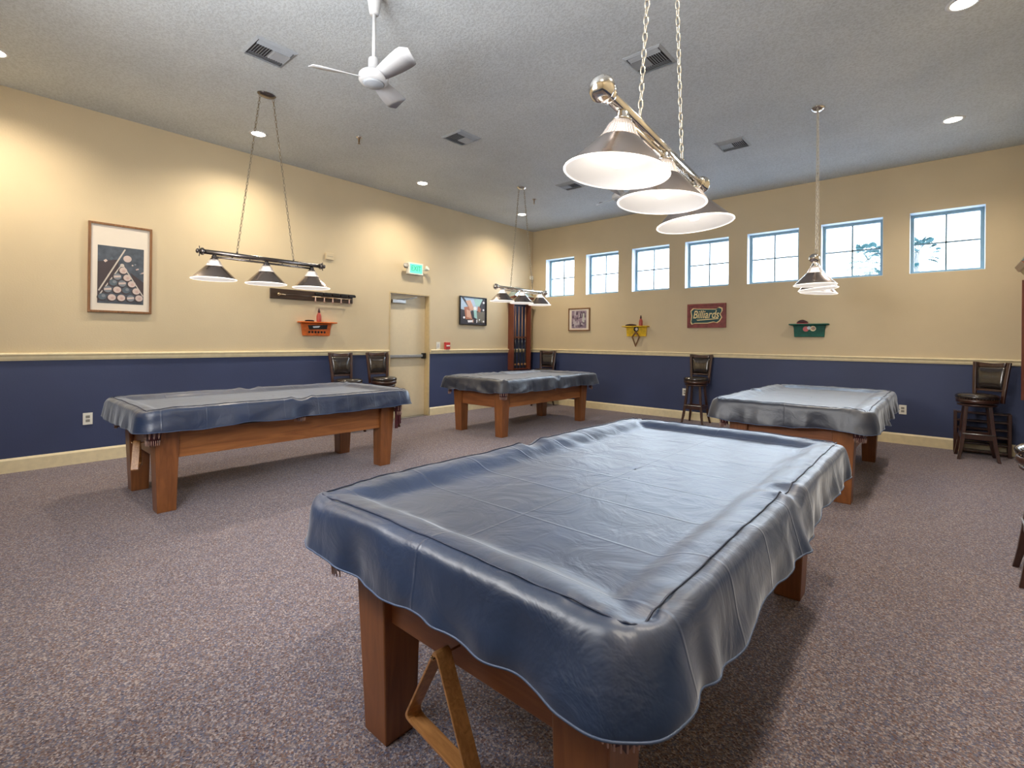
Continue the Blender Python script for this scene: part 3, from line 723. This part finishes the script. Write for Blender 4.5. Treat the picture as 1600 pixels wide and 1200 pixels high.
def art2(a, y):
    q = a.quad
    q([(-.33, -.25), (.33, -.25), (.33, .25), (-.33, .25)], y, 1)
    q([(-.32, .02), (-.32, .24), (.24, .24), (.18, .05), (.05, -.02)], y-.001, 0)
    q([(.0, .23), (.24, .23), (.20, .08), (.06, .10)], y-.0015, 6)
    q([(-.31, .24), (-.25, .24), (.04, -.03), (-.03, -.03)], y-.002, 1)
    q([(-.20, .18), (-.08, .2), (.03, .02), (-.08, .0)], y-.0025, 3)
    q([(-.24, .06), (-.12, .08), (-.02, -.16), (-.20, -.16)], y-.003, 2)
    q([(-.18, .02), (-.08, .0), (-.05, -.14), (-.17, -.12)], y-.0035, 3)
    q([(.0, .05), (.08, .03), (.10, -.15), (.02, -.12)], y-.0038, 6)
    q([(.25, .24), (.31, .24), (.18, .02), (.13, .05)], y-.004, 1)
    q([(.12, .10), (.2, .05), (.18, -.02), (.1, .0)], y-.0042, 2)
    q([(.08, -.02), (.30, -.0), (.30, -.22), (.10, -.2)], y-.003, 5)
    q([(-.15, -.18), (.0, -.17), (.0, -.21), (-.14, -.22)], y-.0045, 4)
    for (x, z, r) in [(-.24, -.13, .022), (.27, .17, .022), (.265, .03, .02), (.27, -.19, .018), (.04, .05, .035), (.16, -.16, .014)]: a.disc(x, z, r, y-.0048, 4, sx=1.2)
    for k in range(5): q([(-.02+.05*k, -.16), (0+.05*k, -.16), (.0+.05*k, -.22), (-.02+.05*k, -.22)], y-.0046, [3, 1, 4, 5, 1][k])
framed('framed_picture', 'black-framed colourful picture on the left wall right of the door', 'picture', (.001, -1.79, 1.86), PI/2, .70, .53, .016, .03, 'glossblack', 0, am, art2)
vm = [plain('print_plum_grey', (.25, .19, .25), .5, var=.5), plain('print_dark_plum', (.09, .06, .10), .5), plain('print_pale_lilac', (.45, .40, .45), .5), plain('print_pale_grey', (.5, .52, .50), .5)]
def art3(a, y):
    a.quad([(-.175, -.175), (.175, -.175), (.175, .175), (-.175, .175)], y, 0)
    for k in range(26):
        x, z = random.uniform(-.14, .14), random.uniform(-.14, .14); s = random.uniform(.015, .035); h = random.uniform(.02, .05)
        a.quad([(x-s, z-h), (x+s, z-h*.8), (x+s*.7, z+h), (x-s*.8, z+h*.9)], y-.0005-.0001*k, 1+k % 2)
    a.quad([(.09, -.06), (.13, -.06), (.13, .12), (.09, .12)], y-.004, 3)
framed('framed_print', 'small brown-framed purple-grey print on the back wall below the windows', 'picture', (1.207, -.001, 1.745), 0, .505, .455, .022, .025, 'frame_wood', 1, vm, art3)
# Billiards sign
t = thing('billiards_sign', 'burgundy wooden sign reading Billiards in gold letters on teal', 'sign', (3.717, -.001, 1.753), 0)
MB().box(-.315, .315, -.022, 0, -.20, .20).build('sign_board', 'burgundy', t, .004)
fm = MB()
for b in ((-.315, -.28, -.2, .2), (.28, .315, -.2, .2), (-.28, .28, .168, .2), (-.28, .28, -.2, -.168)): fm.box(b[0], b[1], -.034, -.0225, b[2], b[3])
fm.build('sign_border', 'burgundy', t, .003)
out = [(-.25, -.10), (-.23, -.135), (-.19, -.12), (.02, -.12), (.12, -.10), (.17, -.115), (.21, -.09), (.245, -.03), (.22, .02), (.25, .07), (.25, .11), (.20, .13), (.16, .10), (-.15, .11), (-.21, .12), (-.25, .08), (-.235, 0)]
pn = MB(); pn.prism([(x*1.05, z*1.08) for x, z in out], -.0245, -.0226, 1); pn.prism([(x*.98, z*.97) for x, z in out], -.0265, -.0246, 0)
pn.build('sign_panel', ['teal', 'gold'], t)
lt = MB(); text_mesh(lt, 'Billiards', .135, T3(-.01, -.0285, .015) @ Matrix.Diagonal((1.0, 1, 1.35, 1)), 0, .3, .0015, .0015)
lt.prism([(-.16, -.065), (.20, -.045), (.20, -.058), (-.14, -.08)], -.029, -.0266, 0)
lt.build('lettering', 'gold', t)

# ------------------------------------------------------------------ painted wall shelves
def shelf(label, loc, rz, mat, w, wl, h, deco):
    t = thing('wall_shelf', label, 'wall shelf', loc, rz, None)      # origin: top centre at wall
    MB().box(-w, w, -.115, -.001, -.018, 0).build('shelf_top', mat, t, .004)
    MB().prism([(-w*.84, -.019), (w*.84, -.019), (w*.80, -.06), (wl, -h), (-wl, -h), (-w*.80, -.06)], -.03, -.001).build('back_panel', mat, t, .004)
    d_ = MB(); mats = deco(d_); d_.build('painted_emblem', mats, t); return t
def deco_orange(d):
    d.prism([(-.13, -.05), (.16, -.04), (.15, -.10), (-.11, -.11)], -.0345, -.031, 0)
    for k in range(6): d.disc(-.11+.045*k, -.145, .016, -.0345, 0)
    d.prism([(-.06, -.065), (.05, -.055), (.03, -.08), (-.05, -.085)], -.036, -.0346, 1); return ['cue_black', 'reveal']
def deco_yellow(d):
    d.disc(0, -.06, .05, -.034, 0, 24); d.disc(.01, -.06, .027, -.0346, 1, 24); d.quad([(-.02, -.11), (.02, -.11), (.05, -.15), (.02, -.16)], -.0346, 2); return ['cue_black', 'mat', 'red']
def deco_green(d):
    d.disc(-.04, -.075, .038, -.034, 0, 24); d.disc(.05, -.07, .038, -.034, 2, 24); d.disc(.055, -.068, .026, -.0346, 3, 24); d.disc(0, -.06, .024, -.0352, 1, 24); return ['red', 'reveal', 'gold', 'rackwood']
shelf('orange painted wall shelf with dark lettering on the left wall', (.001, -4.87, 1.545), PI/2, 'orange', .268, .195, .195, deco_orange)
shelf('yellow painted wall shelf on the back wall', (2.46, -.001, 1.60), 0, 'yellow', .248, .19, .19, deco_yellow)
shelf('green painted wall shelf with ball emblem on the back wall below the windows', (5.20, -.001, 1.595), 0, 'green', .248, .19, .19, deco_green)
def bottle(label, loc):
    t = thing('chalk_bottle', label, 'bottle', loc)
    a = MB(); a.lathe([(.0, 0), (.030, 0), (.033, .01), (.033, .08), (.026, .105), (.016, .125), (.015, .128)], 20); a.build('bottle_body', 'bottle', t)
    a = MB(); a.lathe([(.017, .129), (.016, .15), (.008, .185), (.0, .19)], 16); a.build('nozzle', 'pocket', t)
bottle('red squeeze bottle standing on the orange shelf', (.062, -4.855, 1.5455))
bottle('red squeeze bottle standing on the yellow shelf', (2.565, -.06, 1.6005))
def brush(label, loc, rz, L, mat, h=.03):
    t = thing('table_brush', label, 'brush', loc, rz); n = 10
    a = MB(); vs = []; fs = []
    for i in range(n+1):
        x = -L/2+L*i/n; u = 2*i/n-1; w = .022*(1-u**4)+.004; zz = .018+h*.6*(1-u*u)
        vs += [(x, -w, .016), (x, w, .016), (x, w*.7, zz), (x, -w*.7, zz)]
    for i in range(n):
        for j in range(4): j2 = (j+1) % 4; fs.append((i*4+j, i*4+j2, i*4+4+j2, i*4+4+j))
    fs += [(0, 1, 2, 3), (4*n, 4*n+1, 4*n+2, 4*n+3)]
    a.add(vs, fs, 0, True).build('brush_handle', 'pocket', t)
    b = MB()
    for i in range(14):
        x = -L/2+.01+(L-.02)*i/13; b.box(x-.0042, x+.0042, -.016, .016, 0, .0155)
    b.build('bristles', mat, t)
brush('dark red table brush lying on the yellow shelf', (2.37, -.06, 1.6005), 0, .22, 'cue_black')
brush('pinkish red table brush standing on the green shelf', (5.12, -.062, 1.5955), .1, .15, 'pinkred', .07)
brush('flat dark brush lying on the orange shelf', (.06, -4.99, 1.5455), PI/2, .13, 'cue_black', .01)
# diamond rack hanging under the yellow shelf
t = thing('diamond_ball_rack', 'small brown diamond-shaped nine-ball rack hanging from the yellow shelf', 'billiard rack', (2.475, -.075, 1.50), 0)
dm = [(0, 0), (.075, -.10), (0, -.31+.03), (-.075, -.10)]
def loop(sc): return [(x*sc, -.14+(z+.14)*sc) for x, z in dm]
o_, i_ = loop(1.), loop(.82); vs = [(x, y, z) for ring in (o_, i_) for y in (-.02, .02) for x, z in ring]; fs = []
for k in range(4):
    k2 = (k+1) % 4; fs += [(k, k2, 4+k2, 4+k), (8+k, 12+k, 12+k2, 8+k2), (k, 8+k, 8+k2, k2), (4+k, 4+k2, 12+k2, 12+k)]
MB().add(vs, fs).build('rack_frame', 'frame_wood', t, .002)
MB().tube([(0, .04, .0), (0, 0, -.005), (0, -.0, -.02)], .003).build('hook', 'brass', t)

# ------------------------------------------------------------------ wall rack with rests and balls
t = thing('bridge_rack', 'long dark wooden wall board with brass rail and pegs above the orange shelf', 'rack', (.001, -4.908, 1.905), PI/2)
MB().box(-.60, .60, -.022, -.001, -.068, .066).build('back_board', 'darkboard', t, .004)
m = MB()
for k in range(5): x = .0+.13*k; m.prism([(x, .04), (x+.02, .062), (x+.10, .062), (x+.12, .04), (x+.11, .02), (x+.01, .02)], -.05, -.0225)
m.build('ball_cradle', 'glossblack', t, .004)
MB().tube([(-.05, -.06, -.012), (.56, -.06, -.012)], .007).build('brass_rail', 'brass', t)
for k in range(5): MB().lathe([(.017, -.045), (.008, -.02), (.007, .026)], 10, 0, T3(.0+.13*k, -.06, -.036)).build('peg', 'pocketlight', t)
for k in range(5): MB().tube([(.0+.13*k, -.022, -.012), (.0+.13*k, -.055, -.012)], .005).build('bracket', 'brass', t)
MB().lathe([(0, -.02), (.018, -.015), (.022, 0), (.018, .015), (.010, .02), (.008, .09), (.0, .095)], 14, 0, T3(-.50, -.045, -.01, ry=PI/2)).build('bridge_head', 'brass', t)
MB().tube([(-.42, -.045, -.01), (-.05, -.045, -.01)], .006).build('bridge_stick', 'darkboard', t)

# ------------------------------------------------------------------ small fittings
t = thing('exit_sign', 'white exit sign with glowing green face above the door', 'exit sign', (.001, -3.18, 2.39), PI/2)
MB().box(-.15, .15, -.075, -.001, 0, .195).build('sign_box', 'plate', t, .006)
MB().box(-.125, .125, -.0765, -.0755, .022, .172).build('sign_face', 'exitgreen', t)
lt = MB(); text_mesh(lt, 'EXIT', .115, T3(0, -.0785, .098) @ Matrix.Diagonal((.85, 1, 1.05, 1)), 0, 0, .001); lt.build('lettering', 'exitletter', t)
for s in (-1, 1):
    e = MB(); e.lathe([(.018, 0), (.026, .02), (.042, .05), (.044, .066), (.038, .07)], 18, 0, T3(s*.205, -.05, .10, rx=math.radians(60), rz=s*.3))
    e.tube([(s*.151, -.045, .10), (s*.2, -.05, .10)], .011); e.build('emergency_lamp_head', 'plate' if s > 0 else 'slot', t)
def plate(name, label, cat, loc, rz, w, h, kind):
    t = thing(name, label, cat, loc, rz)
    MB().box(-w/2, w/2, -.007, -.001, -h/2, h/2).build('cover_plate', 'plate', t, .002)
    if kind == 'outlet':
        for s in (-1, 1): MB().box(-.017, .017, -.0085, -.0072, s*.02-.014, s*.02+.014).build('socket', 'slot', t, .001)
    elif kind == 'switch': MB().box(-.016, .016, -.011, -.0072, -.033, .033).build('rocker', 'white', t, .002)
plate('wall_outlet', 'white outlet on the navy wainscot left of the left pool table', 'outlet', (.001, -7.325, .453), PI/2, .078, .122, 'outlet')
plate('wall_outlet', 'white outlet on the back wall between the right pool table and the slatted rack', 'outlet', (6.274, -.001, .45), 0, .078, .122, 'outlet')
plate('wall_outlet', 'white outlet low on the back wall behind the stool near the yellow shelf', 'outlet', (3.36, -.001, .46), 0, .078, .122, 'outlet')
plate('light_switch', 'white light switch plate just right of the door', 'light switch', (.001, -2.63, 1.208), PI/2, .085, .13, 'switch')
t = thing('fire_alarm', 'red fire alarm pull station right of the white light switch', 'fire alarm', (.001, -2.435, 1.206), PI/2)
MB().box(-.055, .055, -.045, -.001, -.063, .063).build('alarm_body', 'red', t, .005)
MB().box(-.04, .04, -.052, -.0455, -.012, .012).build('pull_bar', 'plate', t, .002)
t = thing('wall_sensor', 'small beige box high on the left wall near the left lamp', 'sensor', (.001, -4.68, 2.495), PI/2)
MB().box(-.06, .06, -.028, -.001, -.048, .048).build('sensor_box', 'wall', t, .004); MB().box(-.045, .045, -.031, -.0285, -.002, .002).build('seam_line', 'slot', t)

# ceiling vents, four-way louvres
def vent(label, x, y, rz=0):
    t = thing('ceiling_vent', label, 'vent', (x, y, H), rz, 'square ceiling vents'); s = .165
    f = MB()
    for a in range(4):
        T = Matrix.Rotation(a*PI/2, 4, 'Z'); f.add([(-s, -s, -.003), (s, -s, -.003), (s-.022, -s+.022, -.014), (-s+.022, -s+.022, -.014), (-s, -s, 0), (s, -s, 0)], [(0, 1, 2, 3), (4, 5, 1, 0)], 0, False, T)
    f.build('vent_frame', 'ventmetal', t)
    MB().box(-s+.02, s-.02, -s+.02, s-.02, -.003, -.001).build('duct_shade_sheet', 'ventdark', t)  # flat dark sheet stands in for the shade inside the duct
    l = MB()
    for k in range(7):
        yy = -s+.045+k*.02
        l.box(-.07, .07, -.009, .009, -.0008, .0008, 0, T3(0, yy, -.010, rx=math.radians(38)))
    for k in range(7):
        yy = .012+k*.02
        l.box(-.07, .07, -.009, .009, -.0008, .0008, 0, T3(0, yy, -.010, rx=math.radians(-38)))
    for sx in (-1, 1):
        for k in range(3): l.box(-.009, .009, -s+.032, s-.032, -.0008, .0008, 0, T3(sx*(.085+k*.02), 0, -.010, ry=math.radians(-sx*38)))
    l.build('louvre', 'ventmetal', t)
for i, (x, y) in enumerate([(2.485, -6.55), (2.445, -4.37), (4.81, -4.43), (4.78, -2.17), (2.42, -2.12)]):
    vent(['ceiling vent between the white fan and the left lamp canopy', 'ceiling vent above the door side of the room, between two sprinklers', 'ceiling vent seen through the nearest lamp\'s chains',
          'ceiling vent between the nearest lamp and the right lamp\'s canopy', 'ceiling vent partly hidden behind the nearest lamp shade'][i], x, y, 0 if i in (0, 1) else PI/2)
# sprinklers
for i, (x, y) in enumerate([(1.545, -5.152), (1.561, -1.909)]):
    t = thing('fire_sprinkler', ['pendent sprinkler on the ceiling below the white fan', 'pendent sprinkler on the ceiling near the far corner lamp canopy'][i], 'sprinkler', (x, y, H), 0, 'ceiling sprinklers')
    MB().lathe([(.035, -.0005), (.034, -.008), (.012, -.02)], 20).build('escutcheon', 'chrome', t)
    a = MB(); a.lathe([(.012, -.02), (.009, -.045), (.011, -.05), (.004, -.075), (.016, -.078), (.016, -.080)], 14); a.build('sprinkler_head', 'nail', t)
# recessed cans
CANS = [(.74, -8.05), (.73, -5.95), (.78, -3.62), (.77, -1.29), (6.73, -1.38), (6.76, -3.68), (6.75, -5.95), (6.75, -8.05)]
names = ['recessed light at the left edge of the ceiling', 'recessed light next to the left lamp\'s chains', 'recessed light in the ceiling above the door', 'recessed light in the far corner behind the lamp chains',
         'recessed light in the ceiling nearest the window wall at right', 'recessed light at the top right edge of the ceiling', 'recessed light out of view on the right', 'recessed light behind the camera at right']
for (x, y), nm in zip(CANS, names):
    t = thing('recessed_light', nm, 'ceiling light', (x, y, H), 0, 'recessed ceiling lights')
    MB().lathe([(.072, -.0015), (.074, -.007), (.098, -.005), (.10, -.0003)], 32, cap=False).build('trim_ring', 'white', t)
    MB().lathe([(0, -.003), (.071, -.003), (.071, -.0015), (0, -.0015)], 32).build('lens', 'lens', t)
    L = bpy.data.lights.new('can_light', 'SPOT'); L.energy = 112 if x < 3 else 105; L.spot_size = math.radians(150); L.spot_blend = .85; L.shadow_soft_size = .07
    L.color = (1, .86, .66) if x < 3 else (1, .88, .72)
    o = bpy.data.objects.new('can_light', L); col.objects.link(o); o.location = (x, y, H-.03)

# ceiling fans
def fan(label, x, y, zhub, a0):
    t = thing('ceiling_fan', label, 'ceiling fan', (x, y, H), 0, None); zh = zhub-H
    MB().lathe([(.0, -.155), (.03, -.155), (.034, -.14), (.052, -.02), (.055, -.0005)], 28).build('canopy', 'white', t)
    MB().tube([(0, 0, -.15), (0, 0, zh+.11)], .0125, 14).build('downrod', 'white', t)
    MB().lathe([(.033, zh+.135), (.036, zh+.13), (.038, zh+.05), (.085, zh+.035), (.098, zh+.02), (.098, zh-.015), (.085, zh-.03), (.0, zh-.036)], 36).build('motor_housing', 'white', t)
    MB().lathe([(.072, zh-.035), (.062, zh-.044), (0, zh-.050)], 32).build('hub_cap', 'ventmetal', t)
    for k in range(3):
        vs = []; fs = []; n = 10; R0, R1 = .085, .41
        for i in range(n+1):
            u = i/n; r = R0+(R1-R0)*u; w = .038+.032*math.sin(min(1, u*1.1)*PI/2)
            if u > .85: w *= math.sqrt(max(.12, 1-((u-.85)/.15)**2))
            for s, dz in ((-1, .024), (1, -.024)):
                for h in (-.002, .002): vs.append((r, s*w, dz-.0+h+.012*u*u))
        for i in range(n):
            b = i*4; fs += [(b, b+2, b+6, b+4), (b+1, b+5, b+7, b+3), (b, b+4, b+5, b+1), (b+2, b+3, b+7, b+6)]
        fs += [(0, 1, 3, 2), (n*4, n*4+2, n*4+3, n*4+1)]
        MB().add(vs, fs, 0, True, T3(0, 0, zh+.005, rz=a0+k*2*PI/3)).build('blade', 'white', t)
fan('white three-blade ceiling fan between the left lamp and the nearest lamp', 3.757, -6.385, 3.07, math.radians(0))
fan('white ceiling fan mostly hidden behind the nearest lamp shades', 3.735, -2.96, 3.05, math.radians(41))

# ------------------------------------------------------------------ outside
struct('ground', MB().box(-40, 50, .3, 80, -.3, -.2), 'pale_ground')
def palm(label, x, y, zc, R, seed):
    random.seed(seed); t = thing('palm_tree', label, 'palm tree', (x, y, -.2), 0, 'palm trees outside the windows')
    hz = zc+.2
    MB().tube([(0, 0, 0), (.05, 0, hz*.5), (0, 0, hz)], [.2, .14, .12], 10).build('trunk', 'trunk', t)
    m = MB()
    for k in range(34):
        a = random.uniform(0, 2*PI); e = random.uniform(-.9, 1.3); L = R*random.uniform(.6, .8)
        d = Vector((math.cos(a)*math.cos(e), math.sin(a)*math.cos(e), math.sin(e))); tip = Vector((0, 0, hz))+d*L-Vector((0, 0, .1*L))
        m.tube([(0, 0, hz), Vector((0, 0, hz))+d*L*.5, tip], .015, 4)
        u = d.cross(Vector((0, 0, 1))).normalized(); w = u.cross(d)
        for b in range(11):
            th = math.radians(-95+19*b); q = (d*math.cos(th)+u*math.sin(th)); l = R*.34*(1-.15*abs(math.sin(th))); pr = (d*math.sin(th)-u*math.cos(th))*.05
            e_ = tip+q*l-Vector((0, 0, l*.25)); mid = tip+q*l*.5
            m.add([tip, mid+pr, e_, mid-pr], [(0, 1, 2, 3)], 0)
    m.build('crown', 'frond', t)
palm('fan palm outside the sixth window', 3.08, 30, 6.65, 1.35, 1)
palm('fan palm outside the last window at right', 5.45, 30, 6.85, 1.25, 2)

# ------------------------------------------------------------------ world, light, camera
w = bpy.data.worlds.new('daylight'); scene.world = w; w.use_nodes = True; nt = w.node_tree; bg = nt.nodes['Background']
tc = nt.nodes.new('ShaderNodeTexCoord'); sp = nt.nodes.new('ShaderNodeSeparateXYZ'); nt.links.new(tc.outputs['Generated'], sp.inputs[0])
r = ramp(nt, [(0, (.80, .88, 1)), (.25, (.84, .91, 1)), (1, (.50, .68, 1))], sp.outputs[2]); nt.links.new(r.outputs[0], bg.inputs[0]); bg.inputs[1].default_value = 4.5
for i, (a, b) in enumerate(WIN):
    L = bpy.data.lights.new('window_portal', 'AREA'); L.shape = 'RECTANGLE'; L.size = b-a; L.size_y = WZ1-WZ0; L.cycles.is_portal = True
    o = bpy.data.objects.new('window_portal', L); col.objects.link(o); o.location = ((a+b)/2, .24, (WZ0+WZ1)/2); o.rotation_euler = (-PI/2, 0, 0)
# broad soft skylight entering through the clerestory windows
L = bpy.data.lights.new('skylight', 'SUN'); L.energy = 16; L.angle = math.radians(75); L.color = (.72, .85, 1)
o = bpy.data.objects.new('skylight', L); col.objects.link(o); o.rotation_euler = Vector((-.12, -1, -.42)).to_track_quat('-Z', 'Y').to_euler()
# added fill areas out of view, brightening the ceiling and back wall
def area(loc, target, size, e, c):
    L = bpy.data.lights.new('added_fill', 'AREA'); L.size = size; L.energy = e; L.color = c
    o = bpy.data.objects.new('added_fill', L); col.objects.link(o); o.location = loc
    o.rotation_euler = (Vector(target)-Vector(loc)).to_track_quat('-Z', 'Y').to_euler()
area((5.2, -8.5, 1.95), (3.4, -3.6, 3.66), .6, 45, (.93, .96, 1))
area((4.2, -8.55, 2.7), (4.0, 0, 3.4), 2.0, 75, (1, .97, .94))
cam = bpy.data.cameras.new('camera'); co = bpy.data.objects.new('camera', cam); col.objects.link(co)
yaw, pitch, roll, F = -0.7210, 0.0015, 0.0098, 766.62
f = Vector((math.sin(yaw)*math.cos(pitch), math.cos(yaw)*math.cos(pitch), math.sin(pitch))); rt = Vector((math.cos(yaw), -math.sin(yaw), 0)); up = rt.cross(f)
r2 = rt*math.cos(roll)+up*math.sin(roll); u2 = -rt*math.sin(roll)+up*math.cos(roll)
R = Matrix((r2, u2, -f)).transposed().to_4x4(); co.matrix_world = Matrix.Translation((6.6658, -8.2511, 1.3021)) @ R
cam.sensor_width = 36; cam.lens = F/1600*36; cam.shift_x = .4/1600; cam.shift_y = -68.3/1600; cam.clip_start = .05; cam.clip_end = 300
scene.camera = co
scene.view_settings.view_transform = 'Standard'; scene.view_settings.look = 'None'; scene.view_settings.exposure = .40
scene.cycles.max_bounces = 8; scene.cycles.sample_clamp_indirect = 6; scene.cycles.caustics_reflective = False; scene.cycles.caustics_refractive = False
